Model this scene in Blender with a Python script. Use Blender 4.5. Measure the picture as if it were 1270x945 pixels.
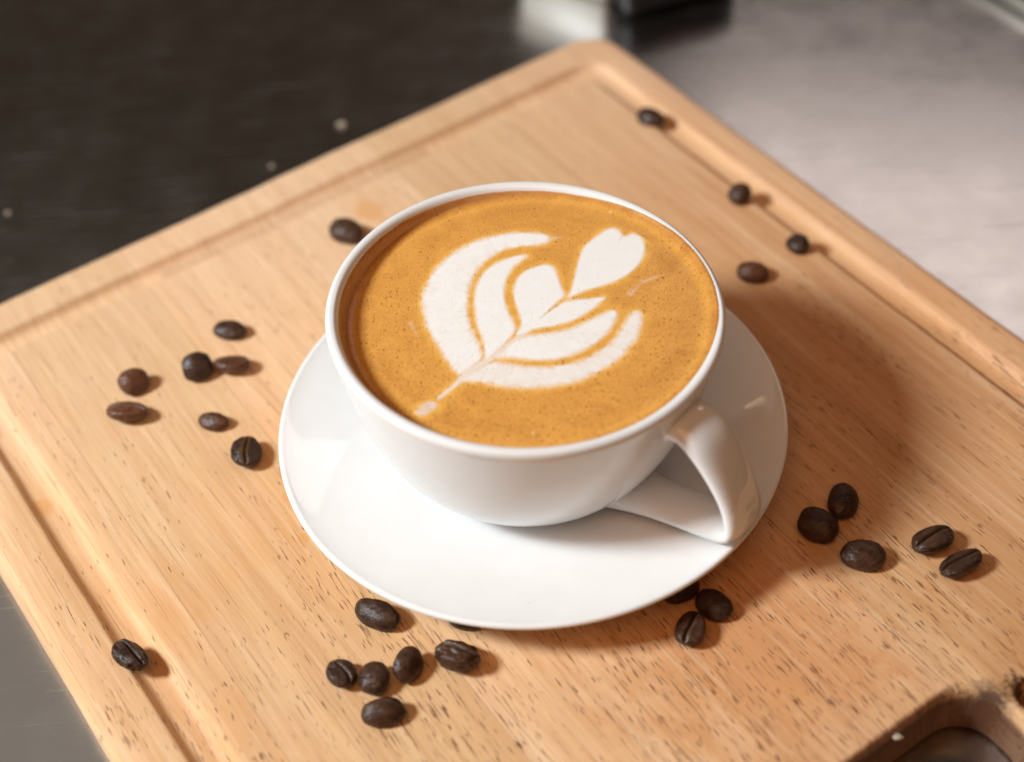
import bpy, math, random
import numpy as np
from mathutils import Vector, Matrix, noise
from mathutils.geometry import delaunay_2d_cdt

for o in list(bpy.data.objects):
    bpy.data.objects.remove(o)
scene = bpy.context.scene
COL = scene.collection
S = 0.001                       # everything is written in millimetres, built in metres

# ------------------------------------------------------------------ camera
RT = Vector((0.99695325, -0.05650198, -0.05377502))
UP = Vector((0.07800145, 0.72216389, 0.68731003))
FW = Vector((0.0, 0.6894105, -0.72437087))
CAM = Vector((-2.092, -288.327, 333.121))
cd = bpy.data.cameras.new('camera')
cam = bpy.data.objects.new('camera', cd)
COL.objects.link(cam)
M = Matrix((RT, UP, -FW)).transposed().to_4x4()
M.translation = CAM * S
cam.matrix_world = M
cd.sensor_width = 36.0
cd.lens = 1900.18 / 1270 * 36.0
cd.clip_start = 0.01
cd.clip_end = 50
cd.dof.use_dof = True
cd.dof.focus_distance = 0.412
cd.dof.aperture_fstop = 5.2
cd.dof.aperture_blades = 7
scene.camera = cam

# ------------------------------------------------------------------ world
world = bpy.data.worlds.new('World')
scene.world = world
world.use_nodes = True
bg = world.node_tree.nodes['Background']
bg.inputs[0].default_value = (1.0, 0.70, 0.46, 1)
bg.inputs[1].default_value = 0.042

# ------------------------------------------------------------------ lamps
def aim(o, target):
    d = Vector(target) - o.location
    o.rotation_euler = d.to_track_quat('-Z', 'Y').to_euler()

def area(name, loc, target, sx, sy, power, color):
    l = bpy.data.lights.new(name, 'AREA')
    l.shape = 'RECTANGLE'
    l.size, l.size_y = sx, sy
    l.energy = power
    l.color = color
    o = bpy.data.objects.new(name, l)
    COL.objects.link(o)
    o.location = loc
    aim(o, target)
    return o

def sph(az, el, d):
    a, e = math.radians(az), math.radians(el)
    return (d*math.cos(e)*math.cos(a), d*math.cos(e)*math.sin(a), d*math.sin(e))

area('key_lamp', sph(188, 42, 1.35), (0, 0, 0.02), 0.25, 0.26, 24.2, (0.87, 0.965, 1.0))
area('window_light', (0.13+1.14*math.cos(math.radians(68)), 0.12+1.14*math.sin(math.radians(68)), 1.03), (0.13, 0.12, -0.016), 0.70, 0.36, 1.35, (1.0, 0.88, 0.85))
area('counter_reflection_fill', sph(124, 52, 1.8), (-0.15, -0.05, -0.016), 0.65, 0.6, 0.45, (1.0, 0.90, 0.80))  # added unseen panel, gives the near left of the counter something to reflect
area('warm_fill', (-0.15, -0.62, 1.4), (0, 0, 0), 1.3, 1.0, 6.8, (1.0, 0.49, 0.23))  # added warm fill lamp out of view, lifts the shadows
for at_, az, el, d in [((0.0595, 0.016, 0.012), 114.6, 51.0, 1.6), ((0.063, 0.0005, 0.012), 111.2, 44.7, 1.7),
                       ((-0.0565, -0.0295, 0.014), 74.0, 32.6, 1.5), ((0.0, 0.0, 0.05), 150.0, 66.0, 1.4), ((0.0, 0.0, 0.05), -70.0, 70.0, 1.5)]:
    l = bpy.data.lights.new('ceiling_bulb', 'POINT')
    l.energy = 0.014
    l.shadow_soft_size = 0.001
    l.color = (1.0, 0.80, 0.50)
    o = bpy.data.objects.new('ceiling_bulb', l)
    COL.objects.link(o)
    o.location = Vector(at_) + Vector(sph(az, el, d))

# ------------------------------------------------------------------ exposure
scene.view_settings.view_transform = 'Standard'
scene.view_settings.look = 'None'
scene.view_settings.exposure = 0.0
scene.view_settings.gamma = 1.0
scene.view_settings.use_curve_mapping = False

# ------------------------------------------------------------------ helpers
def tag(o, label=None, cat=None, group=None, kind=None):
    if label: o['label'] = label
    if cat: o['category'] = cat
    if group: o['group'] = group
    if kind: o['kind'] = kind
    return o

def empty(name, loc=(0, 0, 0), rot=None):
    o = bpy.data.objects.new(name, None)
    COL.objects.link(o)
    o.location = Vector(loc) * S
    o.empty_display_size = 0.01
    if rot is not None:
        o.rotation_euler = rot
    return o

def mesh_obj(name, verts, faces, mat, parent=None, smooth=True, auto=None):
    me = bpy.data.meshes.new(name)
    v = np.asarray(verts, dtype=float) * S
    me.from_pydata(v.tolist(), [], faces)
    me.validate()
    me.update()
    me.materials.append(mat)
    if smooth:
        me.polygons.foreach_set('use_smooth', [True] * len(me.polygons))
    if auto:
        me.set_sharp_from_angle(angle=math.radians(auto))
    o = bpy.data.objects.new(name, me)
    COL.objects.link(o)
    o.parent = parent
    return o

class NT:
    """small node-tree writer"""
    def __init__(self, name):
        self.m = bpy.data.materials.new(name)
        self.m.use_nodes = True
        self.t = self.m.node_tree
        self.p = self.t.nodes['Principled BSDF']
    def n(self, typ, **kw):
        nd = self.t.nodes.new(typ)
        for k, v in kw.items():
            setattr(nd, k, v)
        return nd
    def link(self, a, b):
        self.t.links.new(a, b)
    def put(self, sock, v):
        if isinstance(v, bpy.types.NodeSocket):
            self.link(v, sock)
        else:
            sock.default_value = v
    def coord(self, kind='Object'):
        return self.n('ShaderNodeTexCoord').outputs[kind]
    def mapping(self, vec, scale=(1, 1, 1), loc=(0, 0, 0), rot=(0, 0, 0)):
        m = self.n('ShaderNodeMapping')
        self.link(vec, m.inputs[0])
        m.inputs['Scale'].default_value = scale
        m.inputs['Location'].default_value = loc
        m.inputs['Rotation'].default_value = rot
        return m.outputs[0]
    def noise(self, vec, scale=1.0, detail=3, rough=0.5, dist=0.0, out='Fac'):
        m = self.n('ShaderNodeTexNoise')
        self.link(vec, m.inputs['Vector'])
        m.inputs['Scale'].default_value = scale
        m.inputs['Detail'].default_value = detail
        m.inputs['Roughness'].default_value = rough
        m.inputs['Distortion'].default_value = dist
        return m.outputs[out]
    def voro(self, vec, scale=1.0, feature='F1', out='Distance', rnd=1.0):
        m = self.n('ShaderNodeTexVoronoi', feature=feature)
        self.link(vec, m.inputs['Vector'])
        m.inputs['Scale'].default_value = scale
        m.inputs['Randomness'].default_value = rnd
        return m.outputs[out]
    def ramp(self, fac, stops, interp='LINEAR'):
        r = self.n('ShaderNodeValToRGB')
        r.color_ramp.interpolation = interp
        e = r.color_ramp.elements
        while len(e) < len(stops):
            e.new(0.5)
        for el, (p, c) in zip(e, stops):
            el.position = p
            el.color = c if len(c) == 4 else (*c, 1)
        self.put(r.inputs[0], fac)
        return r.outputs[0]
    def rng(self, v, a, b, c=0.0, d=1.0, smooth=False):
        m = self.n('ShaderNodeMapRange')
        if smooth:
            m.interpolation_type = 'SMOOTHSTEP'
        self.put(m.inputs[0], v)
        m.inputs[1].default_value, m.inputs[2].default_value = a, b
        m.inputs[3].default_value, m.inputs[4].default_value = c, d
        return m.outputs[0]
    def math(self, op, a, b=0.0, c=None):
        m = self.n('ShaderNodeMath', operation=op)
        self.put(m.inputs[0], a)
        self.put(m.inputs[1], b)
        if c is not None:
            self.put(m.inputs[2], c)
        return m.outputs[0]
    def mix(self, fac, a, b, mode='MIX'):
        m = self.n('ShaderNodeMix', data_type='RGBA', blend_type=mode)
        self.put(m.inputs[0], fac)
        for s, v in ((m.inputs[6], a), (m.inputs[7], b)):
            if isinstance(v, tuple) and len(v) == 3:
                v = (*v, 1)
            self.put(s, v)
        return m.outputs[2]
    def attr(self, name):
        a = self.n('ShaderNodeAttribute', attribute_name=name)
        return a.outputs['Fac']
    def bump(self, h, strength=0.3, dist=0.0002, prev=None):
        b = self.n('ShaderNodeBump')
        b.inputs['Strength'].default_value = strength
        b.inputs['Distance'].default_value = dist
        self.put(b.inputs['Height'], h)
        if prev is not None:
            self.link(prev, b.inputs['Normal'])
        return b.outputs[0]
    def set(self, **kw):
        for k, v in kw.items():
            s = self.p.inputs[k.replace('_', ' ')]
            if isinstance(v, tuple) and len(v) == 3:
                v = (*v, 1)
            self.put(s, v)
        return self.m

# ------------------------------------------------------------------ materials
def make_wood():
    t = NT('pale_wood')
    co = t.coord()
    # glued staves: every strip has grain of its own, so its texture space is shifted
    sx0 = t.n('ShaderNodeSeparateXYZ'); t.link(co, sx0.inputs[0])
    sq = t.math('DIVIDE', t.math('ADD', sx0.outputs[0], 0.151), 0.0475)
    wn0 = t.n('ShaderNodeTexWhiteNoise', noise_dimensions='1D'); t.link(t.math('FLOOR', sq), wn0.inputs['W'])
    sh = t.n('ShaderNodeVectorMath', operation='MULTIPLY_ADD')
    t.link(wn0.outputs['Color'], sh.inputs[0]); sh.inputs[1].default_value = (0.05, 0.7, 0.3); t.link(co, sh.inputs[2])
    # stretched coordinate spaces (grain runs along local y)
    wob = t.noise(t.mapping(co, (9, 7, 9)), 1.0, 2, 0.5, 0, 'Color')
    vm = t.n('ShaderNodeVectorMath', operation='MULTIPLY_ADD')
    t.link(wob, vm.inputs[0]); vm.inputs[1].default_value = (0.006, 0.0, 0.0); t.link(sh.outputs[0], vm.inputs[2])
    cw = vm.outputs[0]
    fine = t.noise(t.mapping(cw, (1500, 45, 300)), 1.0, 3, 0.6)
    mid = t.noise(t.mapping(cw, (260, 12, 60)), 1.0, 4, 0.6)
    band = t.noise(t.mapping(cw, (42, 4, 12)), 1.0, 3, 0.55)
    blot = t.noise(t.mapping(co, (22, 16, 20)), 1.0, 4, 0.6, 0.4)
    blot2 = t.noise(t.mapping(co, (55, 40, 40), (3.1, 1.7, 0)), 1.0, 4, 0.65, 0.6)
    base = t.ramp(band, [(0.30, (0.72, 0.430, 0.215)), (0.5, (0.79, 0.510, 0.280)), (0.70, (0.83, 0.585, 0.365))])
    base = t.mix(t.rng(mid, 0.42, 0.70, 0.0, 0.62), base, (0.60, 0.335, 0.165))
    base = t.mix(t.rng(blot, 0.50, 0.72, 0.0, 0.55, True), base, (0.74, 0.36, 0.135))
    base = t.mix(t.rng(blot2, 0.50, 0.72, 0.0, 0.50, True), base, (0.77, 0.47, 0.29))
    # reddish patch around the front right, beside the slot
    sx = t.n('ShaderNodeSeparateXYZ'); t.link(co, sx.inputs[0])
    def spot(cx, cy, rx, ry):
        a = t.math('DIVIDE', t.math('SUBTRACT', sx.outputs[0], cx*S), rx*S)
        b = t.math('DIVIDE', t.math('SUBTRACT', sx.outputs[1], cy*S), ry*S)
        return t.math('SQRT', t.math('ADD', t.math('MULTIPLY', a, a), t.math('MULTIPLY', b, b)))
    d1 = t.math('ADD', spot(8, -88, 42, 40), t.rng(blot2, 0.3, 0.7, -0.5, 0.5))
    red = t.rng(d1, 0.35, 1.25, 0.85, 0.0, True)
    base = t.mix(red, base, (0.60, 0.275, 0.105))
    d2 = t.math('ADD', spot(95, -70, 34, 70), t.rng(blot, 0.3, 0.7, -0.4, 0.4))
    base = t.mix(t.rng(d2, 0.4, 1.3, 0.62, 0.0, True), base, (0.58, 0.31, 0.15))
    streaks = t.noise(t.mapping(cw, (170, 5.5, 30), (4, 1, 0)), 1.0, 4, 0.7)
    redside = t.rng(t.math('ADD', sx.outputs[0], t.math('MULTIPLY', sx.outputs[1], -0.35)), -0.03, 0.11, 0.0, 1.0, True)
    base = t.mix(t.math('MULTIPLY', t.rng(streaks, 0.45, 0.70), t.rng(redside, 0, 1, 0.30, 0.85)), base, (0.50, 0.225, 0.095))
    base = t.mix(t.math('MULTIPLY', redside, 0.35), base, (0.64, 0.32, 0.15))
    base = t.mix(t.rng(t.math('ADD', sx.outputs[1], t.rng(blot, 0.3, 0.7, -0.03, 0.03)), 0.02, 0.15, 0.0, 0.45, True), base, (0.82, 0.59, 0.41))  # paler towards the back: grazing sheen put into the wood colour
    # glued staves: each strip a touch different in tone
    sc = t.math('FLOOR', t.math('DIVIDE', t.math('ADD', sx.outputs[0], 0.151), 0.0475))
    wn = t.n('ShaderNodeTexWhiteNoise', noise_dimensions='1D'); t.link(sc, wn.inputs['W'])
    stv = t.rng(wn.outputs['Value'], 0, 1, 0.91, 1.05)
    cc = t.n('ShaderNodeCombineColor'); t.link(stv, cc.inputs[0]); t.link(stv, cc.inputs[1]); t.link(t.math('POWER', stv, 1.5), cc.inputs[2])
    base = t.mix(1.0, base, cc.outputs[0], 'MULTIPLY')
    base = t.mix(t.rng(fine, 0.44, 0.74, 0.0, 0.42), base, (0.52, 0.275, 0.125))
    fib = t.noise(t.mapping(cw, (620, 18, 100), (2, 2, 0)), 1.0, 3, 0.65)
    base = t.mix(t.rng(fib, 0.50, 0.72, 0.0, 0.40), base, (0.84, 0.61, 0.42))
    jd = t.math('ABSOLUTE', t.math('SUBTRACT', t.math('FRACT', t.math('ADD', sq, 0.5)), 0.5))
    joint = t.rng(jd, 0.002, 0.006, 0.38, 0.0)
    base = t.mix(joint, base, (0.34, 0.16, 0.07))
    # pores: short dark dashes along the grain, crowded in some strips and nearly absent in others
    dens = t.noise(t.mapping(cw, (48, 9, 20), (5, 2, 1)), 1.0, 4, 0.65)
    skew = t.mapping(co, (1, 1, 1), (0, 0, 0), (0, 0, math.radians(2.5)))
    pv = t.noise(t.mapping(skew, (2100, 210, 400)), 1.0, 0.6, 0.5, 0.15)
    # the strips with open pores lie along the left border and across the near half
    far = t.rng(t.math('ADD', sx.outputs[1], t.rng(blot, 0.3, 0.7, -0.03, 0.03)), -0.05, 0.045, 0.0, 0.085, True)
    thr = t.math('ADD', t.math('SUBTRACT', t.rng(dens, 0.35, 0.66, 0.725, 0.600), t.math('MULTIPLY', red, 0.035)), far)
    pore = t.rng(t.math('SUBTRACT', pv, thr), 0.0, 0.045, 0.0, 1.0)
    pv2 = t.noise(t.mapping(skew, (1700, 62, 200), (7, 3, 0)), 1.0, 0.8, 0.5, 0.1)
    pore2 = t.rng(t.math('SUBTRACT', t.math('SUBTRACT', pv2, far), t.rng(dens, 0.35, 0.66, 0.730, 0.635)), 0.0, 0.05, 0.0, 0.85)
    pores = t.math('MAXIMUM', pore, pore2)
    pc = t.noise(t.mapping(co, (200, 60, 200), (1, 8, 0)), 1.0, 2, 0.5)
    base = t.mix(t.math('MULTIPLY', pores, t.rng(pc, 0.3, 0.7, 0.55, 1.0)), base, (0.17, 0.062, 0.024))
    # knife marks
    kn = None
    for k, (an, fx) in enumerate([(38, 1500), (-24, 1700), (75, 1400), (12, 1600)]):
        q = t.noise(t.mapping(co, (fx, 30, 20), (k*3.1, k*1.7, 0), (0, 0, math.radians(an))), 1.0, 0.5, 0.5)
        q = t.rng(q, 0.725, 0.765)
        kn = q if kn is None else t.math('MAXIMUM', kn, q)
    base = t.mix(t.math('MULTIPLY', kn, 0.45), base, (0.42, 0.21, 0.10))
    # orange tea-coloured spots
    for (cx, cy, r) in [(-62, 27, 2.2), (-60, 36, 1.4), (-53, 31, 1.6), (-66, 12, 2.0), (-40, 20, 3), (-120, 70, 3), (20, 120, 5)]:
        dd = t.math('ADD', spot(cx, cy, r, r*1.2), t.rng(blot2, 0.3, 0.7, -0.5, 0.5))
        base = t.mix(t.rng(dd, 0.5, 1.25, 0.50, 0.0, True), base, (0.66, 0.30, 0.09))
    # charred, dirty edge of the slot (worst at its far right corner)
    ragged = t.noise(t.mapping(co, (700, 450, 500)), 1.0, 5, 0.8)
    dc = t.math('ADD', spot(43, -135.5, 7.5, 5.8), t.rng(ragged, 0.3, 0.7, -0.35, 0.35))
    char = t.rng(dc, 0.45, 1.2, 0.92, 0.0)
    dc2 = t.math('ADD', spot(52.5, -138.5, 4.5, 5), t.rng(ragged, 0.3, 0.7, -0.6, 0.6))
    char = t.math('MAXIMUM', char, t.rng(dc2, 0.6, 1.1, 0.9, 0.0))
    line = t.math('ABSOLUTE', t.math('ADD', sx.outputs[1], 0.1272))
    inx = t.math('MULTIPLY', t.rng(sx.outputs[0], -0.034, -0.03, 0, 1), t.rng(sx.outputs[0], 0.038, 0.042, 1, 0))
    edge = t.math('MULTIPLY', t.rng(t.math('ADD', line, t.rng(ragged, 0.3, 0.7, -0.0006, 0.0006)), 0.0002, 0.0013, 0.55, 0.0), inx)
    char = t.math('MAXIMUM', char, edge)
    base = t.mix(char, base, (0.048, 0.016, 0.007))
    # slot wall and edge of the board: brown, with the slot's shade mixed in
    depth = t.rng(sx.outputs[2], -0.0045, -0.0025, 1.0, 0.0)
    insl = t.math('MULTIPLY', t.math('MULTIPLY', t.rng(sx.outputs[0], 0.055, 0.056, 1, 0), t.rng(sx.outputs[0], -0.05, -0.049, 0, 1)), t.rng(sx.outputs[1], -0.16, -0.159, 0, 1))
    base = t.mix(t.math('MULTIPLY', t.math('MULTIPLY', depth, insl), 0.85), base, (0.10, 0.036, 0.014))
    base = t.mix(1.0, base, (1.02, 1.0, 0.97), 'MULTIPLY')
    h = t.math('SUBTRACT', t.math('MULTIPLY', fine, 0.35), t.math('ADD', t.math('MULTIPLY', pores, 1.0), t.math('MULTIPLY', kn, 0.5)))
    b1 = t.bump(h, 0.55, 0.00018)
    scr = t.noise(t.mapping(co, (300, 1400, 400), (0, 0, 0), (0, 0, 0.5)), 1.0, 2, 0.5)
    b2 = t.bump(scr, 0.25, 0.00008, b1)
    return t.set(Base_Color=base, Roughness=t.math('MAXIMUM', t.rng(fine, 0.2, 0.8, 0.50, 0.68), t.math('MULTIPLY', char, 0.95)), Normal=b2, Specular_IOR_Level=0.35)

def make_porcelain():
    t = NT('white_porcelain')
    co = t.coord()
    n = t.noise(t.mapping(co, (90, 90, 90)), 1.0, 2, 0.5)
    sp = t.noise(t.mapping(co, (1400, 1400, 1400)), 1.0, 1, 0.5)
    base = t.mix(t.rng(n, 0.3, 0.7), (0.83, 0.825, 0.82), (0.855, 0.85, 0.845))
    base = t.mix(t.rng(sp, 0.80, 0.84, 0, 0.5), base, (0.35, 0.28, 0.22))
    return t.set(Base_Color=base, Roughness=t.rng(n, 0.3, 0.7, 0.03, 0.05), IOR=1.6, Specular_IOR_Level=0.6,
                 Normal=t.bump(n, 0.05, 0.0003))

def make_coffee():
    t = NT('coffee_surface')
    co = t.coord()
    foam = t.attr('foam')
    halo = t.attr('halo')
    big = t.noise(t.mapping(co, (75, 75, 75)), 1.0, 5, 0.65, 1.8)
    mic = t.noise(t.mapping(co, (1500, 1500, 1500)), 1.0, 2, 0.6)
    crema = t.mix(t.rng(big, 0.3, 0.7), (0.56, 0.228, 0.040), (0.73, 0.335, 0.066))
    crema = t.mix(t.rng(mic, 0.32, 0.68, 0.0, 0.50), crema, (0.82, 0.44, 0.12))
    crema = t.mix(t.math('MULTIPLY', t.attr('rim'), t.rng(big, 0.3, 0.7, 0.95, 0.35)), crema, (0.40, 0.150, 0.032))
    crema = t.mix(t.math('MULTIPLY', halo, 0.75), crema, (0.87, 0.47, 0.090))
    # pin-prick bubbles, denser towards the front
    sx = t.n('ShaderNodeSeparateXYZ'); t.link(co, sx.inputs[0])
    def dots(scale, lim, keep_lo, keep_hi):
        v = t.n('ShaderNodeTexVoronoi', feature='F1'); t.link(t.mapping(co, (scale, scale, 1)), v.inputs['Vector']); v.inputs['Scale'].default_value = 1
        d = t.rng(v.outputs['Distance'], lim*0.7, lim*1.3, 1.0, 0.0)
        s = t.n('ShaderNodeSeparateColor'); t.link(v.outputs['Color'], s.inputs[0])
        den = t.math('ADD', t.rng(sx.outputs[1], -0.045, 0.030, keep_lo, keep_hi), t.rng(big, 0.35, 0.65, 0.10, -0.10))
        k = t.math('GREATER_THAN', s.outputs[0], den)
        return t.math('MULTIPLY', d, k)
    dk = t.math('MAXIMUM', dots(620, 0.19, 0.25, 0.93), dots(1250, 0.24, 0.25, 0.80))
    dk = t.math('MAXIMUM', dk, dots(260, 0.085, 0.55, 0.97))
    col = t.mix(t.math('MULTIPLY', dk, 0.62), crema, (0.20, 0.058, 0.012))
    v = t.n('ShaderNodeTexVoronoi', feature='F1'); t.link(t.mapping(co, (150, 150, 1), (4, 4, 0)), v.inputs['Vector'])
    v.inputs['Scale'].default_value = 1
    s = t.n('ShaderNodeSeparateColor'); t.link(v.outputs['Color'], s.inputs[0])
    pale = t.math('MULTIPLY', t.rng(v.outputs['Distance'], 0.03, 0.09, 0.75, 0.0), t.math('GREATER_THAN', s.outputs[1], 0.72))
    col = t.mix(pale, col, (0.86, 0.62, 0.32))
    milk = t.mix(t.rng(big, 0.35, 0.7), (0.865, 0.845, 0.81), (0.89, 0.885, 0.87))
    milk = t.mix(t.math('MULTIPLY', dk, 0.10), milk, (0.35, 0.22, 0.14))
    col = t.mix(foam, col, milk)
    h = t.math('SUBTRACT', t.math('MULTIPLY', mic, 0.2), dk)
    return t.set(Base_Color=col, Roughness=t.math('ADD', t.rng(foam, 0, 1, 0.24, 0.40), t.rng(mic, 0.3, 0.7, -0.05, 0.05)),
                 IOR=1.34, Normal=t.bump(h, 0.30, 0.00012))

def make_film():
    t = NT('coffee_film')
    co = t.coord()
    a = t.attr('edge')
    n = t.noise(t.mapping(co, (350, 350, 700)), 1.0, 4, 0.7)
    f = t.math('ADD', a, t.rng(n, 0.3, 0.7, -0.2, 0.2))
    col = t.ramp(f, [(0.0, (0.58, 0.25, 0.075)), (0.35, (0.66, 0.38, 0.19)), (0.72, (0.62, 0.30, 0.10)), (1.0, (0.55, 0.21, 0.045))])
    return t.set(Base_Color=col, Roughness=0.22, IOR=1.4)

def make_bean(name, c1, c2, rough=(0.24, 0.46)):
    t = NT(name)
    co = t.coord()
    oi = t.n('ShaderNodeObjectInfo')
    vm = t.n('ShaderNodeVectorMath', operation='ADD'); t.link(co, vm.inputs[0])
    mu = t.math('MULTIPLY', oi.outputs['Random'], 3.0)
    cb = t.n('ShaderNodeCombineXYZ'); t.link(mu, cb.inputs[0]); t.link(cb.outputs[0], vm.inputs[1])
    v = vm.outputs[0]
    n1 = t.noise(t.mapping(v, (350, 500, 500)), 1.0, 4, 0.65, 0.5)
    n2 = t.noise(t.mapping(v, (1800, 2600, 2600)), 1.0, 3, 0.6)
    col = t.mix(t.rng(n1, 0.3, 0.72), c1, c2)
    seam = t.attr('seam')
    chaff = t.attr('chaff')
    col = t.mix(t.math('MULTIPLY', seam, 0.75), col, (0.010, 0.006, 0.004))
    col = t.mix(t.math('MULTIPLY', chaff, t.rng(n1, 0.3, 0.55, 0.4, 1.0)), col, (0.24, 0.125, 0.058))
    col = t.mix(1.0, col, t.ramp(oi.outputs['Random'], [(0, (0.75, 0.75, 0.78)), (1, (1.25, 1.15, 1.05))]), 'MULTIPLY')
    b = t.bump(n2, 0.55, 0.00012, t.bump(n1, 0.7, 0.0006))
    return t.set(Base_Color=col, Roughness=t.rng(n1, 0.3, 0.7, rough[0], rough[1]), Normal=b, Specular_IOR_Level=0.36)

def make_steel():
    t = NT('brushed_steel')
    co = t.coord()
    br = t.noise(t.mapping(co, (60, 1500, 60), (0, 0, 0), (0, 0, math.radians(-35))), 1.0, 3, 0.6)
    br2 = t.noise(t.mapping(co, (1300, 55, 60), (0, 0, 0), (0, 0, math.radians(20))), 1.0, 3, 0.6)
    cl = t.noise(t.mapping(co, (9, 9, 9)), 1.0, 5, 0.6, 0.6)
    cl2 = t.noise(t.mapping(co, (55, 55, 55)), 1.0, 5, 0.65, 0.3)
    col = t.mix(t.rng(cl, 0.3, 0.7), (0.50, 0.475, 0.455), (0.60, 0.575, 0.555))
    col = t.mix(t.rng(cl2, 0.45, 0.75, 0, 0.35), col, (0.66, 0.63, 0.60))
    sc = None
    for k, (an, sx_, lo) in enumerate([(-50, 1500, 0.70), (28, 1700, 0.72), (-8, 1300, 0.72), (68, 1600, 0.73)]):
        q = t.noise(t.mapping(co, (24, sx_, 20), (k*2.3, k, 0), (0, 0, math.radians(an))), 1.0, 1, 0.5)
        q = t.rng(q, lo, lo+0.07)
        sc = q if sc is None else t.math('MAXIMUM', sc, q)
    col = t.mix(t.math('MULTIPLY', sc, 0.15), col, (0.70, 0.64, 0.57))
    rg = t.math('ADD', t.rng(cl2, 0.3, 0.7, 0.20, 0.27), t.math('MULTIPLY', sc, 0.15))
    h = t.math('ADD', t.math('ADD', br, br2), t.math('MULTIPLY', sc, 0.6))
    return t.set(Base_Color=col, Metallic=1.0, Roughness=rg, Normal=t.bump(h, 0.06, 0.00004))

def plain(name, c, rough=0.5, metal=0.0, sc=200, amt=0.15):
    t = NT(name)
    n = t.noise(t.mapping(t.coord(), (sc, sc, sc)), 1.0, 4, 0.6)
    lo = tuple(x*(1-amt) for x in c); hi = tuple(min(1, x*(1+amt)) for x in c)
    return t.set(Base_Color=t.mix(n, lo, hi), Roughness=rough, Metallic=metal, Normal=t.bump(n, 0.2, 0.0002))

MW = make_wood()
MP = make_porcelain()
MC = make_coffee()
MF = make_film()
MB_DARK = make_bean('dark_roast_bean', (0.027, 0.012, 0.0075), (0.078, 0.036, 0.020))
MB_RED = make_bean('reddish_bean', (0.060, 0.023, 0.012), (0.150, 0.060, 0.030))
MS = make_steel()

# ------------------------------------------------------------------ counter
ZC = -16.0
def grid_plane(x0, x1, y0, y1, z, n):
    xs = np.linspace(x0, x1, n+1); ys = np.linspace(y0, y1, n+1)
    v = [(x, y, z) for y in ys for x in xs]
    f = [(j*(n+1)+i, j*(n+1)+i+1, (j+1)*(n+1)+i+1, (j+1)*(n+1)+i) for j in range(n) for i in range(n)]
    return v, f
v, f = grid_plane(-900, 900, -700, 900, ZC - 0.05, 8)
tag(mesh_obj('steel_counter', v, f, MS), kind='structure', label='brushed steel counter top under the wooden board')

# ------------------------------------------------------------------ cutting board
TH = 0.5547089
board = empty('cutting_board', (0, 0, 0), (0, 0, TH))
tag(board, 'pale wooden cutting board with a juice groove and a hand slot, under the saucer', 'cutting board')

def rrect(l, r, b, t, rad, z, nc=10, ns=60):
    """rounded rectangle ring, same vertex count whatever its size"""
    pts = []
    def arc(cx, cy, a0):
        for i in range(nc+1):
            a = math.radians(a0 + 90*i/nc)
            pts.append((cx + rad*math.cos(a), cy + rad*math.sin(a)))
    def seg(p, q):
        for i in range(1, ns):
            k = i/ns
            pts.append((p[0]+(q[0]-p[0])*k, p[1]+(q[1]-p[1])*k))
    arc(r-rad, t-rad, 0);    seg((r-rad, t), (l+rad, t))
    arc(l+rad, t-rad, 90);   seg((l, t-rad), (l, b+rad))
    arc(l+rad, b+rad, 180);  seg((l+rad, b), (r-rad, b))
    arc(r-rad, b+rad, 270);  seg((r, b+rad), (r, t-rad))
    return [(x, y, z) for x, y in pts]

OUT = (-138.8, 147.0, -186.0, 158.3)
LIP = (-123.6, 134.0, -170.0, 142.6)
def inset(R, d): return (R[0]+d, R[1]-d, R[2]+d, R[3]-d)
def lerp(A, B, k): return tuple(a+(b-a)*k for a, b in zip(A, B))
rings = []
for d, z, rad in [(3.0, -16, 10), (1.2, -15.6, 11.5), (0.3, -14.4, 12.5), (0, -12.5, 13), (0, -5.5, 13), (0.25, -3.6, 13), (0.9, -2.0, 12.5), (1.9, -0.9, 12), (3.2, -0.25, 11.5), (4.6, 0, 11)]:
    rings.append(rrect(*inset(OUT, d), rad, z))
A = inset(OUT, 4.6)
rings.append(rrect(*lerp(A, inset(LIP, -0.9), 0.5), 11, 0))
GW, GD = 9.8, 3.0
rings.append(rrect(*inset(LIP, -0.9), 11, 0))
rings.append(rrect(*inset(LIP, -0.3), 10.5, -0.08))
rings.append(rrect(*inset(LIP, 0.15), 10.2, -0.45))
for k in range(1, 12):
    s = k/12
    prof = (1-abs(2*s-1)**3.4)**0.75
    # deepest nearer the outer wall, easing up towards the inside
    rings.append(rrect(*inset(LIP, 0.15+(GW-0.3)*s), max(10-GW*s*0.55, 4), -GD*prof))
rings.append(rrect(*inset(LIP, GW-0.15), 4.6, -0.40))
rings.append(rrect(*inset(LIP, GW+0.5), 4.4, -0.07))
rings.append(rrect(*inset(LIP, GW+1.3), 4.2, 0.0))
rings.append(rrect(*inset(LIP, GW+2.4), 4.0, 0.0))

def wobble(p, amp=0.45):
    x, y, z = p
    n1 = noise.noise(Vector((x*0.02, y*0.02, 3.0))); n2 = noise.noise(Vector((x*0.02, y*0.02, 9.0)))
    n3 = noise.noise(Vector((x*0.09, y*0.09, 5.0)))
    return (x + amp*(n1+0.35*n3)*1.2, y + amp*(n2-0.35*n3)*1.2, z)
V, F = [], []
N = len(rings[0])
for ri, r in enumerate(rings):
    V += [wobble(p) for p in r]
    if ri:
        a, b = (ri-1)*N, ri*N
        for i in range(N):
            j = (i+1) % N
            F.append((a+i, a+j, b+j, b+i))
F.append(tuple(range(N-1, -1, -1)))
inner = [Vector(V[(len(rings)-1)*N+i][:2]) for i in range(N)]

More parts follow.
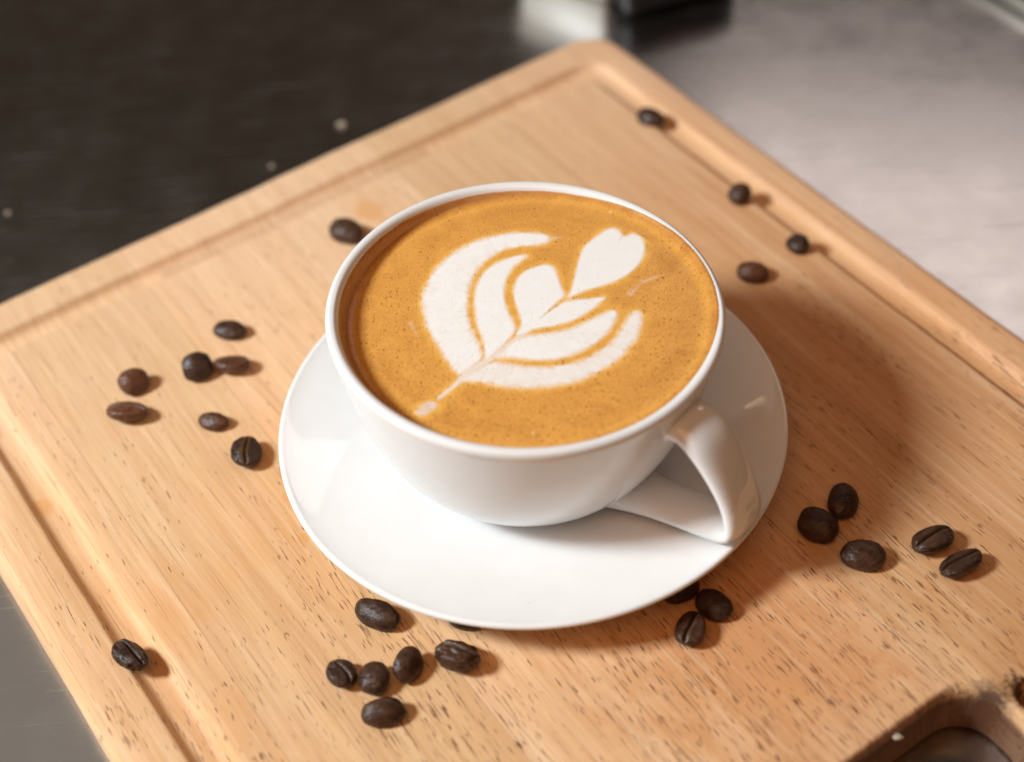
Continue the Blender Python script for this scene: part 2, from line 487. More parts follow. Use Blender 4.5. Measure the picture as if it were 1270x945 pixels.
def hole_rings(l, r, b, t, rad, prof, nc=10, ns=26, rag=0.12):
    out = []
    for d, z in prof:
        ring = rrect(l-d, r+d, b-d, t+d, rad+d, z, nc, ns)
        k = []
        for (x, y, zz) in ring:
            n = noise.fractal(Vector((x*0.35, y*0.35, 2.0+zz*0.1)), 0.8, 2.0, 3)
            k.append((x + rag*n, y - rag*n, zz))
        out.append(k)
    return out
slot = hole_rings(-38, 46.2, -155, -127.3, 12.0, [(1.7, 0), (1.0, -0.22), (0.45, -0.8), (0.1, -1.8), (0, -3.2), (-0.5, -8), (-1.4, -14.2), (-1.0, -15.3), (-0.2, -16)])
notch = hole_rings(49.8, 59.5, -146.0, -136.5, 4.5, [(0.9, 0), (0.4, -0.3), (0.1, -1.2), (-0.1, -3), (-0.8, -8), (-2.2, -10.5)], 6, 6, 0.35)
pts = list(inner); loops = [list(range(N))]
hr = []
for hs in (slot, notch):
    st = len(pts)
    pts += [Vector(p[:2]) for p in hs[0]]
    loops.append(list(range(st, st+len(hs[0]))))
# some inner points keep the flat top from being one fan of slivers
random.seed(4)
for gx in np.arange(-100, 121, 20):
    for gy in np.arange(-150, 126, 20):
        if not (-44 < gx < 66 and gy < -115):
            pts.append(Vector((gx+random.uniform(-4, 4), gy+random.uniform(-4, 4))))
edges = []
for lp in loops:
    edges += [(lp[i], lp[(i+1) % len(lp)]) for i in range(len(lp))]
res = delaunay_2d_cdt(pts, edges, [], 0, 1e-6)
ov, of = res[0], res[2]
base_i = len(V)
V += [(p.x, p.y, 0.0) for p in ov]
def inside(poly, p):
    c = False; n = len(poly); j = n-1
    for i in range(n):
        xi, yi = poly[i][0], poly[i][1]; xj, yj = poly[j][0], poly[j][1]
        if (yi > p[1]) != (yj > p[1]) and p[0] < (xj-xi)*(p[1]-yi)/(yj-yi)+xi: c = not c
        j = i
    return c
for fc in of:
    c = sum((ov[i] for i in fc), Vector((0, 0)))/len(fc)
    if inside(inner, c) and not inside(slot[0], c) and not inside(notch[0], c):
        F.append(tuple(base_i+i for i in fc))
for hs, close in ((slot, False), (notch, True)):
    st = len(V)
    n = len(hs[0])
    for r in hs: V += r
    for k in range(len(hs)-1):
        for i in range(n):
            j = (i+1) % n
            F.append((st+k*n+i, st+(k+1)*n+i, st+(k+1)*n+j, st+k*n+j))
    if close:
        F.append(tuple(st+(len(hs)-1)*n+i for i in range(n)))
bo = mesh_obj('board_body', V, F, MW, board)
# weld the seams, take out the underside below the slot
import bmesh
bm = bmesh.new(); bm.from_mesh(bo.data)
bmesh.ops.remove_doubles(bm, verts=bm.verts, dist=2e-6)
und = [f_ for f_ in bm.faces if len(f_.verts) > 100 and f_.calc_center_median().z < -0.0155]
bmesh.ops.delete(bm, geom=und, context='FACES_ONLY')
bmesh.ops.recalc_face_normals(bm, faces=bm.faces)
bm.to_mesh(bo.data); bm.free()
if bo.data.polygons[0].normal.z > 0.5: bo.data.flip_normals()
bo.data.set_sharp_from_angle(angle=math.radians(55))

# ------------------------------------------------------------------ saucer
def lathe(prof, n=160, cen=(0, 0)):
    v = []; f = []; m = len(prof)
    for (r, z) in prof:
        for i in range(n):
            a = 2*math.pi*i/n
            v.append((cen[0]+r*math.cos(a), cen[1]+r*math.sin(a), z))
    for k in range(m-1):
        for i in range(n):
            j = (i+1) % n
            f.append((k*n+i, k*n+j, (k+1)*n+j, (k+1)*n+i))
    return v, f
def smooth_curve(P, sub=6, closed=False):
    P = [np.array(p, float) for p in P]; out = []
    n = len(P); rng_ = range(n if closed else n-1)
    for i in rng_:
        g = (lambda k: P[k % n]) if closed else (lambda k: P[min(max(k, 0), n-1)])
        p0, p1, p2, p3 = g(i-1), g(i), g(i+1), g(i+2)
        for s in range(sub):
            t = s/sub
            out.append(0.5*((2*p1)+(-p0+p2)*t+(2*p0-5*p1+4*p2-p3)*t*t+(-p0+3*p1-3*p2+p3)*t**3))
    if not closed: out.append(P[-1])
    return out
SC = (2.56, 0.63)
up = [(0.01, 3.6), (12, 3.6), (23, 3.7), (27, 4.0), (32, 4.8), (40, 6.6), (48, 8.7), (56, 10.9), (62, 12.6), (66.5, 13.9), (69.0, 14.75)]
lipc = [(70.0, 15.15), (70.8, 15.05), (71.15, 14.5), (70.9, 13.7)]
dn = [(69.5, 12.6), (64, 10.6), (56, 8.2), (47, 5.6), (42, 3.6), (40.2, 1.4), (39.4, 0.25), (38.2, 0.05), (37.0, 0.5), (36.0, 1.6), (20, 1.6), (0.01, 1.6)]
prof = [tuple(p) for p in smooth_curve(up+lipc+dn, 4)]
v, f = lathe(prof, 200, (0, 0))
saucer = tag(mesh_obj('saucer', v, f, MP), 'round white porcelain saucer under the coffee cup', 'saucer')
saucer.location = Vector((SC[0], SC[1], 0.0))*S
def outward(o):
    bm = bmesh.new(); bm.from_mesh(o.data)
    bmesh.ops.recalc_face_normals(bm, faces=bm.faces)
    bm.to_mesh(o.data); bm.free()
outward(saucer)

# ------------------------------------------------------------------ cup
TA, TB = 0.05, 0.010
nrm = Vector((TA, TB, 1)).normalized()
tilt = Vector((0, 0, 1)).rotation_difference(nrm)
cup = empty('coffee_cup', (0, 0, 0), tilt.to_euler())
tag(cup, 'white porcelain cup full of latte, standing on the saucer', 'cup')
HC = 57.73
outer = [(0.01, 5.6), (15, 5.6), (21.0, 5.5), (22.3, 4.6), (23.4, 4.1), (24.8, 4.2), (25.8, 5.2), (29.5, 6.6), (33.5, 9.1), (38.0, 13.6), (41.8, 20.0), (45.0, 27.5),
         (47.6, 35.5), (49.6, 43.0), (50.9, 49.5), (51.6, 53.2), (51.95, 55.5), (52.05, 56.6)]
lipc = [(51.75, 57.4), (51.0, 57.9), (50.0, 57.85), (49.2, 57.3)]
innr = [(48.6, 56.3), (47.7, 54.2), (46.7, 51.6), (45.5, 47.5), (43.6, 41.0), (40.5, 32.5), (36.0, 24.5), (29, 17.0), (20, 11.5), (10, 9.2), (0.01, 8.8)]
cp = [tuple(p) for p in smooth_curve(outer+lipc+innr, 5)]
v, f = lathe(cp, 220)
body = mesh_obj('cup_body', v, f, MP, cup); outward(body)
inner_tab = sorted([(z, r) for r, z in [tuple(p) for p in smooth_curve([lipc[-1]]+innr, 5)]])
IZ = np.array([a for a, _ in inner_tab]); IR = np.array([b for _, b in inner_tab])
def r_in(z): return float(np.interp(z, IZ, IR))

# handle: a flat strap with rounded edges swept along a bent centre line
AZ = math.radians(-42.0)
er = Vector((math.cos(AZ), math.sin(AZ), 0)); ew = Vector((-math.sin(AZ), math.cos(AZ), 0)); ez = Vector((0, 0, 1))
#        r     z    half width  half thickness
HL = [(42.0, 42.5, 9.5, 7.5), (47.5, 46.6, 7.7, 4.6), (53.0, 48.5, 7.4, 3.4), (58.4, 46.2, 7.9, 3.0), (63.8, 40.2, 7.5, 2.8), (68.2, 33.2, 7.1, 2.7), (70.6, 27.0, 7.2, 2.7),
      (70.6, 22.9, 7.2, 2.6), (68.0, 20.3, 7.1, 2.5), (62.0, 18.2, 6.9, 2.5), (54.0, 16.0, 6.8, 2.5), (46.0, 13.9, 7.0, 2.8), (39.0, 12.4, 8.0, 3.6), (32.0, 11.8, 10.0, 5.2)]
HC_ = smooth_curve(HL, 7)
hv, hf = [], []
NS = 36
for k, p in enumerate(HC_):
    q0 = HC_[max(k-1, 0)]; q1 = HC_[min(k+1, len(HC_)-1)]
    tg = Vector((q1[0]-q0[0], q1[1]-q0[1])).normalized()
    nx, nz = -tg.y, tg.x
    for i in range(NS):
        a = 2*math.pi*i/NS
        c, s = math.cos(a), math.sin(a)
        w = p[2]*math.copysign(abs(c)**0.75, c); h = p[3]*math.copysign(abs(s)**0.90, s)
        P3 = er*(p[0]+nx*h) + ez*(p[1]+nz*h) + ew*w
        hv.append(tuple(P3))
for k in range(len(HC_)-1):
    for i in range(NS):
        j = (i+1) % NS
        hf.append((k*NS+i, k*NS+j, (k+1)*NS+j, (k+1)*NS+i))
hf.append(tuple(range(NS))); hf.append(tuple((len(HC_)-1)*NS+i for i in range(NS)))
hd = mesh_obj('handle', hv, hf, MP, cup); outward(hd)

# ------------------------------------------------------------------ coffee
ZL = 54.1                       # level of the coffee
FPX, W0, H0 = 1900.18, 1270, 945
def from_photo(px, py, z):
    """where a point measured in the photograph lies on the level z (used once, to lay out the pattern on the milk)"""
    d = FW + RT*((px-W0/2)/FPX) - UP*((py-H0/2)/FPX)
    t = (z-CAM.z)/d.z
    q = CAM + d*t
    return (q.x, q.y)
def art(pts):
    P = smooth_curve(pts, 4, True)
    return np.array([from_photo(480+p[0]/3.5, 260+p[1]/3.5, ZL) for p in P])
LEAVES = {
 'outer_left': [(705,128),(690,112),(620,102),(540,104),(460,118),(380,143),(310,178),(240,232),(190,292),(162,350),(154,410),(168,480),(195,545),(228,600),(262,655),(300,705),(330,710),(372,683),(402,655),(412,628),(400,588),(375,540),(356,490),(348,430),(350,370),(364,312),(392,262),(432,222),(482,187),(540,166),(600,158),(660,152),(698,142)],
 'inner_left': [(607,203),(590,198),(550,205),(500,222),(452,247),(415,283),(392,327),(380,380),(382,440),(392,500),(412,555),(426,610),(424,655),(450,640),(495,598),(535,555),(556,520),(548,488),(528,450),(511,400),(508,350),(519,300),(548,253),(580,225)],
 'heart_left': [(718,247),(690,240),(650,248),(600,268),(567,300),(551,345),(554,390),(566,430),(580,470),(582,505),(560,545),(610,535),(650,500),(700,440),(742,398),(768,376),(764,355),(752,325),(740,290),(728,260)],
 'inner_right_upper': [(945,386),(925,382),(870,388),(800,395),(762,404),(725,428),(690,452),(645,485),(600,518),(575,548),(620,524),(665,515),(720,505),(780,490),(830,470),(880,440),(920,408)],
 'inner_right_lower': [(996,448),(982,436),(950,446),(900,470),(850,495),(790,520),(720,533),(650,541),(590,550),(550,572),(510,605),(470,642),(500,643),(560,645),(640,652),(720,650),(790,635),(850,610),(910,575),(960,530),(990,480)],
 'outer_right': [(1100,452),(1083,440),(1060,456),(1035,490),(1005,540),(960,590),(900,630),(830,660),(760,677),(680,682),(600,680),(530,670),(480,664),(440,667),(400,684),(355,712),(325,742),(375,745),(430,752),(500,765),(580,772),(660,772),(740,762),(820,745),(900,710),(980,665),(1040,612),(1080,562),(1100,510),(1106,470)],
 'heart_top': [(1024,112),(1005,90),(985,82),(955,88),(920,110),(880,140),(852,170),(836,210),(820,270),(806,330),(788,376),(770,396),(800,378),(860,352),(930,332),(1000,307),(1050,277),(1090,240),(1112,200),(1118,160),(1106,125),(1085,110),(1060,106),(1040,116)],
 'stem': [(640,490),(600,520),(560,550),(500,590),(440,635),(380,672),(330,705),(290,755),(222,812),(232,820),(300,768),(345,735),(400,690),(460,655),(520,610),(580,560),(640,515)],
 'drop': [(150,848),(185,832),(212,838),(216,858),(192,876),(168,892),(135,890),(124,874)],
}
POLY = {k: art(v_) for k, v_ in LEAVES.items()}
STRENGTH = {'drop': 0.62, 'stem': 0.72, 'outer_right': 0.90}
FRINGE = {'outer_left': 1.3, 'outer_right': 1.3, 'inner_right_lower': 0.7, 'drop': 0.5, 'inner_left': 0.3, 'stem': 0.1, 'heart_top': 0.15, 'heart_left': 0.15, 'inner_right_upper': 0.4}
def sdist(X, Y, P):
    """signed distance (positive inside)"""
    D = np.full(X.shape, 1e9); ins = np.zeros(X.shape, bool)
    n = len(P)
    for i in range(n):
        ax, ay = P[i]; bx, by = P[(i+1) % n]
        ex, ey = bx-ax, by-ay
        L = ex*ex+ey*ey+1e-12
        t = np.clip(((X-ax)*ex+(Y-ay)*ey)/L, 0, 1)
        D = np.minimum(D, (X-ax-t*ex)**2+(Y-ay-t*ey)**2)
        if by != ay:
            c = ((ay > Y) != (by > Y)) & (X < (bx-ax)*(Y-ay)/(by-ay)+ax)
            ins ^= c
    D = np.sqrt(D)
    return np.where(ins, D, -D)
STEP = 0.2
gx = np.arange(-54, 54+STEP, STEP)
X, Y = np.meshgrid(gx, gx)
shape = X.shape
Xf, Yf = X.ravel(), Y.ravel()
rad2 = Xf**2+Yf**2
# position in the tilted cup
nx_, ny_, nz_ = nrm
hloc = Xf*nx_+Yf*ny_+ZL*nz_
rl = np.sqrt(np.maximum(Xf**2+Yf**2+ZL**2-hloc**2, 0))
rwall = np.interp(hloc, IZ, IR)
gap = rwall-rl                                # distance to the wall
near = (gap > -1.6)
foam = np.zeros(Xf.shape); owner = np.zeros(Xf.shape, int); best = np.full(Xf.shape, -1e9)
cx0, cy0 = from_photo(480+420/3.5, 260+640/3.5, ZL)
art_box = (rad2 < 46**2)
ai = np.where(art_box)[0]
ax_, ay_ = Xf[ai], Yf[ai]
ang = np.arctan2(ay_-cy0, ax_-cx0); rr = np.hypot(ax_-cx0, ay_-cy0)
random.seed(11)
rs = np.random.RandomState(5)
def vnoise1(x, seed):
    r = np.random.RandomState(seed).rand(4096)
    i = np.floor(x).astype(int); f_ = x-i; f_ = f_*f_*(3-2*f_)
    return r[i % 4096]*(1-f_)+r[(i+1) % 4096]*f_
def vnoise2(x, y, seed):
    r = np.random.RandomState(seed).rand(256, 256)
    i = np.floor(x).astype(int); j = np.floor(y).astype(int)
    fx = x-i; fy = y-j; fx = fx*fx*(3-2*fx); fy = fy*fy*(3-2*fy)
    i %= 256; j %= 256; i1 = (i+1) % 256; j1 = (j+1) % 256
    return (r[i, j]*(1-fx)+r[i1, j]*fx)*(1-fy)+(r[i, j1]*(1-fx)+r[i1, j1]*fx)*fy
# streaks radiate from a point between the leaves
c2x, c2y = from_photo(480+560/3.5, 260+430/3.5, ZL)
a2 = np.arctan2(ay_-c2y, ax_-c2x); r2 = np.hypot(ax_-c2x, ay_-c2y)
st = 0.5*vnoise2(a2*26+90, r2*0.3, 1)+0.5*vnoise2(a2*62+240, r2*0.35, 2)
soft = vnoise2(ax_*0.5+60, ay_*0.5+60, 3)
soft2 = 0.6*vnoise2(r2*0.9+20, a2*2.5+40, 21)+0.4*vnoise2(ax_*0.9+70, ay_*0.9+70, 22)
fo = np.zeros(len(ai)); bo_ = np.full(len(ai), -1e9); ow = np.zeros(len(ai), int); mx = np.full(len(ai), -1e9)
names = list(POLY)
for q, nme in enumerate(names):
    d = sdist(ax_, ay_, POLY[nme])
    fr = FRINGE.get(nme, 0.3)
    # only the rim of the crescents away from the middle is feathered
    dd = d - fr*(0.36*np.clip((st-0.30)*1.6, 0, 1)-0.12)
    wdt = 0.50 + 0.35*soft + 0.90*min(fr, 1)*soft
    val = np.clip((dd+wdt)/(2*wdt), 0, 1); val = val*val*(3-2*val)
    inner_tex = 1-0.20*np.clip((st-0.50)*2.5, 0, 1)*np.clip(1-d/6.0, 0, 1)*min(fr, 1)
    val = val*STRENGTH.get(nme, 1.0)*inner_tex
    val = val*(1-0.10*soft2*min(1, 0.3+fr))
    if nme == 'drop': val = val*(0.45+0.75*soft2)
    fo = np.maximum(fo, val)
    sel = d > np.maximum(mx, 0)
    ow[sel] = q+1
    mx = np.maximum(mx, d)
# faint streaks: mark between the twin leaves, wisp at the right, trail beyond the first crescent
def streak(p, q, w, k, mode):
    global fo
    a = np.array(from_photo(480+p[0]/3.5, 260+p[1]/3.5, ZL)); b = np.array(from_photo(480+q[0]/3.5, 260+q[1]/3.5, ZL))
    e = b-a; L = e@e
    t = np.clip(((ax_-a[0])*e[0]+(ay_-a[1])*e[1])/L, 0, 1)
    dist = np.hypot(ax_-a[0]-t*e[0], ay_-a[1]-t*e[1])
    ww = w*(1-0.75*t)
    m = np.clip(1-dist/ww, 0, 1)*k*(1-0.7*t)
    fo = fo*(1-m) if mode == 'cut' else np.maximum(fo, m*(0.5+0.5*soft))
streak((780, 385), (650, 480), 0.75, 0.85, 'cut')
streak((1024, 112), (1000, 150), 0.45, 0.5, 'cut')
streak((560, 545), (440, 650), 0.55, 0.45, 'cut')
streak((470, 655), (400, 680), 0.4, 0.4, 'cut')
streak((1055, 365), (1110, 312), 1.4, 0.42, 'add')
streak((1110, 312), (1225, 275), 1.0, 0.36, 'add')
streak((700, 128), (765, 120), 1.5, 0.45, 'add')
streak((100, 490), (140, 560), 0.9, 0.30, 'add')
foam[ai] = fo; owner[ai] = ow
halo = np.zeros(Xf.shape)
hl = np.clip(1-np.abs(-mx-0.4)/2.1, 0, 1)
halo[ai] = hl*(0.5+0.8*soft)*(mx < 0.6)
men = np.clip(1-gap/2.6, 0, 1.3)
Z = ZL + 0.75*men**2.2 + 0.05*foam
# pale ring where the crema climbs the wall: reflected light put into the colour
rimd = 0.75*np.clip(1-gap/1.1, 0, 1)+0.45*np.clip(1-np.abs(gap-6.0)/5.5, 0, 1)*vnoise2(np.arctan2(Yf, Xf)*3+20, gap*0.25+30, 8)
halo = np.maximum(halo, 0.35*np.clip(1-np.abs(gap-2.2)/1.2, 0, 1))
idx = np.arange(Xf.size).reshape(shape)
c00, c10, c11, c01 = idx[:-1, :-1].ravel(), idx[:-1, 1:].ravel(), idx[1:, 1:].ravel(), idx[1:, :-1].ravel()
quads = np.stack([c00, c10, c11, c01], 1)
ok = near[quads].all(1)
quads = quads[ok]
qo = owner[quads].max(1)
coffee = empty('coffee', (0, 0, ZL))
tag(coffee, 'latte with a white rosetta poured on orange brown crema, filling the cup', 'coffee')
def coffee_piece(name, mask, label=None):
    q = quads[mask]
    if len(q) == 0: return
    u, inv = np.unique(q, return_inverse=True)
    inv = inv.reshape(q.shape)
    vs = np.stack([Xf[u], Yf[u], Z[u]-ZL], 1)
    o = mesh_obj(name, vs, inv.tolist(), MC, coffee)
    for an, arr in (('foam', foam), ('halo', halo), ('rim', rimd)):
        at = o.data.attributes.new(an, 'FLOAT', 'POINT')
        at.data.foreach_set('value', arr[u].astype(np.float32))
    if label: o['label'] = label
    return o
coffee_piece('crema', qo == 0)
LBL = {'outer_left': 'broad outer crescent of foam on the left', 'inner_left': 'narrow crescent of foam inside the outer left one',
       'heart_left': 'rounded foam lobe left of the stem', 'inner_right_upper': 'slim pointed foam leaf right of the stem',
       'inner_right_lower': 'second foam leaf right of the stem', 'outer_right': 'long outer foam crescent at the lower right',
       'heart_top': 'small foam heart at the tip of the rosetta', 'stem': 'thin foam stem', 'drop': 'faint foam drop at the foot of the stem'}
for q, nme in enumerate(names):
    coffee_piece('milk_foam', qo == q+1, LBL[nme])

# coffee film left on the wall above the level
fv, ff, fe = [], [], []
NA, NR = 260, 7
fb = tilt.to_matrix()
for k in range(NR+1):
    for i in range(NA):
        a = 2*math.pi*i/NA
        # height (in the cup) of the level at this side
        dirl = Vector((math.cos(a), math.sin(a), 0))
        hz = 0
        z_lo = 40.0; z_hi = 57.0
        for _ in range(18):
            zm = 0.5*(z_lo+z_hi)
            p = fb @ Vector((dirl.x*r_in(zm), dirl.y*r_in(zm), zm))
            if p.z > ZL: z_hi = zm
            else: z_lo = zm
        top = 56.7 + 0.22*noise.noise(Vector((a*9, 0, 1))) + 0.12*noise.noise(Vector((a*40, 0, 7)))
        lo = z_lo-0.6
        zz = lo + (max(top, lo+0.3)-lo)*k/NR
        r = r_in(zz)-(0.12 if k < NR else -0.05)
        p = fb @ Vector((dirl.x*r, dirl.y*r, zz))
        fv.append((p.x, p.y, p.z-ZL)); fe.append(k/NR)
for k in range(NR):
    for i in range(NA):
        j = (i+1) % NA
        ff.append((k*NA+i, (k+1)*NA+i, (k+1)*NA+j, k*NA+j))
fo_ = mesh_obj('coffee_film', fv, ff, MF, coffee)
at = fo_.data.attributes.new('edge', 'FLOAT', 'POINT'); at.data.foreach_set('value', np.array(fe, np.float32))

# ------------------------------------------------------------------ beans
def ico(sub):
    bm = bmesh.new(); bmesh.ops.create_icosphere(bm, subdivisions=sub, radius=1)
    v = np.array([x.co[:] for x in bm.verts]); f = [tuple(a.index for a in fc.verts) for fc in bm.faces]
    bm.free(); return v, f
ICO = {5: ico(5), 6: ico(6)}
def bean(cx, cy, L, Wd, az, roll, seed, z0, label, mat, chaff=0.0, hk=0.58, pitch=0.0, odd=0.0):
    rnd = random.Random(seed)
    v, f = ICO[6 if roll > 60 else 5]
    L, Wd = L*1.07, Wd*1.05
    a, b = L/2, Wd/2
    h = Wd*hk
    out = np.empty_like(v); seam = np.zeros(len(v)); ch = np.zeros(len(v))
    ph = rnd.uniform(0, 6); cur = rnd.uniform(0.08, 0.16)*rnd.choice((-1, 1))
    skew = rnd.uniform(-0.06, 0.06)
    for i, (x, y, z) in enumerate(v):
        X_ = a*math.copysign(abs(x)**0.93, x)
        Y_ = b*math.copysign(abs(y)**0.95, y)*(1+skew*x)
        if z >= 0: Z_ = h*0.60*z
        else: Z_ = -h*0.38*(abs(z)**0.75)
        if z < -0.05:
            yc = b*(cur*math.sin(2.6*x+ph*0.1))
            dy = (Y_-yc)/b
            e = max(0.0, 1-abs(x)**6)
            wgt = min(1, (-z-0.05)*2.2)
            cr = math.exp(-(dy/0.085)**2)
            Z_ += h*0.24*cr*e*wgt
            Z_ -= h*0.05*math.exp(-((abs(dy)-0.30)/0.18)**2)*e*wgt
            seam[i] = cr*e*wgt
            ch[i] = math.exp(-((dy-0.07)/0.20)**2)*e*wgt*chaff
        p = Vector((x*1.6+seed, y*1.6, z*1.6))
        n = noise.fractal(p, 0.9, 2.0, 3)
        n2 = noise.noise(Vector((x*1.1+seed*3, y*1.1, z*1.1)))
        k = 1+0.050*n+0.075*n2+odd*max(0, noise.noise(Vector((x*2.2, y*2.2+seed, z*2.2))))*-1
        out[i] = (X_*k, Y_*k, Z_*k)
    R = Matrix.Rotation(math.radians(az), 3, 'Z') @ Matrix.Rotation(math.radians(pitch), 3, 'Y') @ Matrix.Rotation(math.radians(roll), 3, 'X')
    w = out @ np.array(R).T
    w[:, 2] -= w[:, 2].min()
    me = bpy.data.meshes.new('coffee_bean')
    me.from_pydata((w*S).tolist(), [], f); me.update()
    me.materials.append(mat)
    me.polygons.foreach_set('use_smooth', [True]*len(me.polygons))
    for an, arr in (('seam', seam), ('chaff', ch)):
        at = me.attributes.new(an, 'FLOAT', 'POINT'); at.data.foreach_set('value', arr.astype(np.float32))
    o = bpy.data.objects.new('coffee_bean', me); COL.objects.link(o)
    o.location = Vector((cx, cy, z0))*S
    tag(o, label, 'coffee bean', 'roasted coffee beans scattered on the cutting board')
    return o
D, Rr = MB_DARK, MB_RED
BEANS = [
 (-53.1,100.5,11.9,8.4,-28, 20, D, 0, 'dark coffee bean half hidden behind the upper left of the cup rim'),
 (-88.7,58.2,9.9,6.5,-13, 15, D, 0, 'coffee bean lying alone above the touching pair left of the cup'),
 (-97.3,41.9,9.0,8.6,25, 35, D, 0, 'blackish left bean of the touching pair left of the cup'),
 (-86.9,42.5,10.2,7.6,-6, 158, Rr, 0, 'reddish brown bean touching a blackish one on its left'),
 (-116.4,38.2,8.6,7.9,23, 30, Rr, 0, 'upper bean of the two at the far left of the board'),
 (-117.0,25.9,11.5,8.0,-12, 160, Rr, 0, 'long bean with a faint seam, lower of the two at the far left'),
 (-90.9,20.1,8.9,5.6,-16, 20, Rr, 0, 'smallest reddish bean, alone between the far left pair and the saucer'),
 (-80.1,5.9,10.2,8.5,-86, 172, D, 0, 'bean with a light brown chaffy seam facing up, just left of the saucer'),
 (-106.2,-60.4,11.1,7.0,-44, 155, D, -1.2, 'curled dark bean in the groove along the left edge of the board'),
 (-42.1,-53.7,12.4,7.4,-33, 25, D, 0, 'large glossy bean just below the lower left rim of the saucer'),
 (-50.9,-71.2,8.0,7.2,-62, 165, D, 0, 'small round bean with an open seam, leftmost of the front cluster'),
 (-42.7,-73.2,8.6,7.9,-81, 10, D, 0, 'round domed bean in the middle of the front cluster'),
 (-34.0,-70.4,9.3,7.4,62, 40, D, 0, 'oval bean with a bright glint, upper right of the front cluster'),
 (-21.4,-69.3,11.2,8.8,-22, 155, D, 0, 'bean with a hollowed side, right of the front cluster'),
 (-40.5,-83.4,10.4,7.0,6, 30, D, 0, 'lowest bean of the front cluster'),
 (-19.0,-56.7,9.3,6.4,-17, 20, D, 0, 'bean almost wholly tucked under the lower left rim of the saucer'),
 (37.6,-53.0,9.9,7.0,18, 20, D, 0, 'bean half hidden under the lower right rim of the saucer'),
 (45.6,-58.9,9.8,7.4,-47, 15, D, 0, 'bean pointing out from the lower right rim of the saucer, in its shadow'),
 (38.6,-65.9,9.8,7.3,70, 168, D, 0, 'upright bean with a dim seam in the shadow below the saucer'),
 (85.6,-28.3,11.3,8.0,71, 10, D, 0, 'upright egg shaped bean, top of the three right of the saucer'),
 (77.2,-36.2,10.8,8.9,-44, 15, D, 0, 'leftmost of the three black beans right of the saucer'),
 (87.1,-47.1,11.2,8.3,-12, 10, D, 0, 'lowest of the three black beans right of the saucer'),
 (106.3,-44.0,11.6,7.9,23, 165, D, 0, 'upper left bean of the seamed pair at the far right'),
 (111.6,-52.1,12.1,7.2,28, 160, D, 0, 'lower right bean of the seamed pair at the far right, with a deep crack'),
 (54.1,150.4,9.9,6.9,-38, 20, D, -0.8, 'blurred bean farthest back, near the far corner of the board'),
 (78.4,104.0,7.2,7.9,-37, 15, D, 0, 'small dark bean beside the right groove, second from the far corner'),
 (92.9,77.5,7.6,6.9,-79, 15, D, 0, 'round dark bean beside the right groove, third from the far corner'),
 (76.4,65.6,9.6,6.9,-19, 20, Rr, 0, 'reddish bean nearest the cup on its upper right side'),
]
for i, (x, y, L, Wd, az, roll, mt, z0, lab) in enumerate(BEANS):
    bean(x, y, L, Wd, az, roll, i*7+3, z0, lab, mt, chaff=1.0 if i == 7 else (0.45 if i in (10, 5) else 0.15), odd=0.25 if i in (8, 13) else 0.0, hk=0.72 if i in (8, 13) else 0.58)

# ------------------------------------------------------------------ crumbs
MCR = plain('dry_crumb', (0.42, 0.34, 0.26), 0.8)
def crumb(loc, r, seed, label, z):
    v, f = ico(2)
    out = []
    for (x, y, zz) in v:
        n = 1+0.5*noise.noise(Vector((x*1.5+seed, y*1.5, zz*1.5)))
        out.append((x*r*n*1.3, y*r*n, zz*r*n*0.6))
    o = mesh_obj('crumb', out, f, MCR, None, smooth=False)
    o.location = Vector((loc[0], loc[1], z+r*0.45))*S
    tag(o, label, 'crumb', 'tiny pale crumbs')
crumb((84.5, -99.6), 0.85, 2, 'tiny pale crumb on the near edge of the hand slot', -0.9)
crumb((-58.6, 183.4), 1.3, 5, 'pale crumb on the dark counter beyond the middle of the far board edge', ZC)
crumb((-84.0, 161.8), 0.7, 8, 'smaller pale crumb on the dark counter close to the far board edge', ZC)
crumb((-178.6, 146.6), 0.8, 9, 'pale crumb on the dark counter at the far left', ZC)

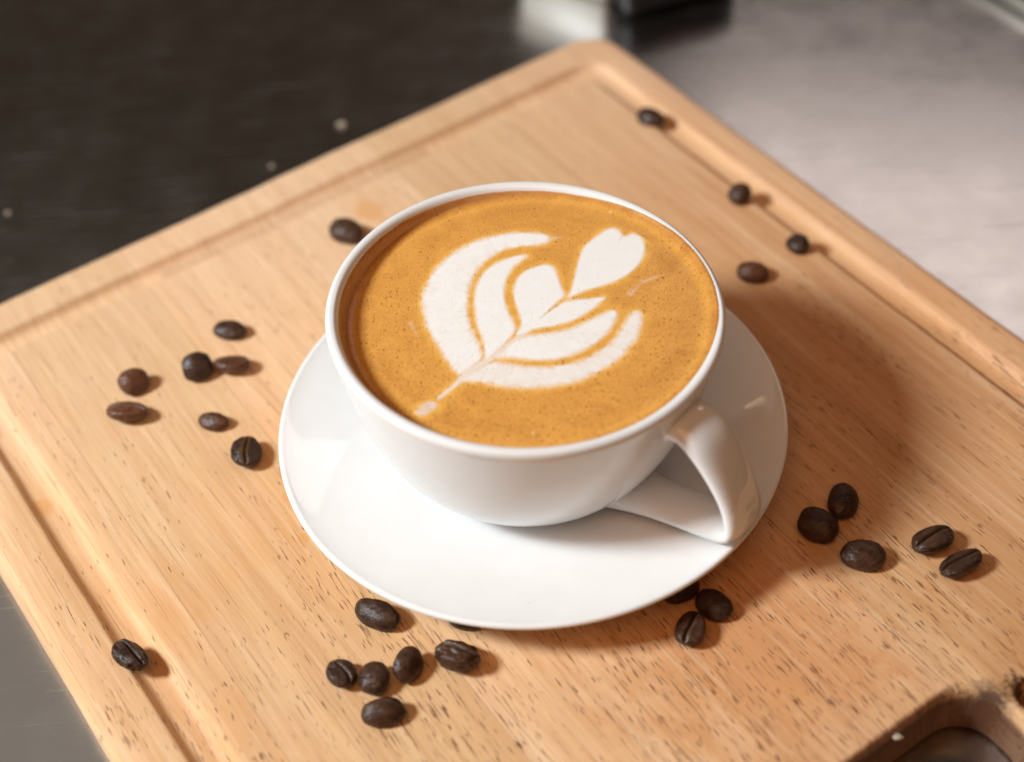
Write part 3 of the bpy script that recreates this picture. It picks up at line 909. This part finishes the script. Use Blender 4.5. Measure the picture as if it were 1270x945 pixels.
# ------------------------------------------------------------------ things at the back of the counter
def rbox(name, cx, cy, w, d, z0, h, rad, mat, parent=None, rot=0.0):
    bm = bmesh.new()
    bmesh.ops.create_cube(bm, size=1)
    bmesh.ops.scale(bm, vec=(w*S, d*S, h*S), verts=bm.verts)
    bmesh.ops.bevel(bm, geom=bm.edges[:], offset=rad*S, segments=4, affect='EDGES', profile=0.5)
    me = bpy.data.meshes.new(name); bm.to_mesh(me); bm.free()
    me.materials.append(mat)
    me.polygons.foreach_set('use_smooth', [True]*len(me.polygons)); me.set_sharp_from_angle(angle=math.radians(40))
    o = bpy.data.objects.new(name, me); COL.objects.link(o)
    o.parent = parent
    o.location = Vector((cx, cy, z0+h/2))*S
    o.rotation_euler = (0, 0, rot)
    return o
MBK = plain('black_plastic', (0.012, 0.011, 0.011), 0.45)
MRD = plain('dark_red_plastic', (0.10, 0.012, 0.012), 0.4)
MWH = plain('white_enamel', (0.72, 0.68, 0.62), 0.3)
MTR = plain('dull_steel', (0.42, 0.38, 0.33), 0.35, 0.9)
blk = empty('kitchen_appliance', (55, 235, ZC), (0, 0, math.radians(18)))
tag(blk, 'black appliance foot with a dark red strip, at the back behind the board corner', 'appliance')
rbox('housing', 25, 11, 50, 20, 1.5, 24, 4, MBK, blk)
rbox('red_strip', 30, 0.3, 26, 2, 12, 5, 0.6, MRD, blk)
for sx_ in (6, 44):
    rbox('foot', sx_, 9, 7, 7, 0, 3, 0.8, MBK, blk)
box = empty('white_container', (47.5, 250, ZC), (0, 0, math.radians(-38)))
tag(box, 'white enamel container cropped at the back, beside the black appliance', 'container')
rbox('container_wall', -22, 21, 44, 40, 0, 24, 3, MWH, box)
rbox('container_lid', -22, 21, 47, 43, 24.2, 5, 2, MWH, box)
rail = empty('steel_tray', (233, 243, ZC), (0, 0, math.radians(-60)))
tag(rail, 'dark tray with a pale steel rim at the top right corner', 'tray')
rbox('tray_base', 0, 0, 110, 60, 0.3, 5, 1.5, MBK, rail)
rbox('tray_rim', 0, -31.3, 112, 2.4, 0.6, 5.6, 0.8, MTR, rail)

# ------------------------------------------------------------------ render settings
scene.render.engine = 'CYCLES'
scene.render.resolution_x, scene.render.resolution_y = 1024, 761
scene.cycles.max_bounces = 8
scene.cycles.diffuse_bounces = 5
scene.cycles.glossy_bounces = 4
scene.cycles.sample_clamp_indirect = 4
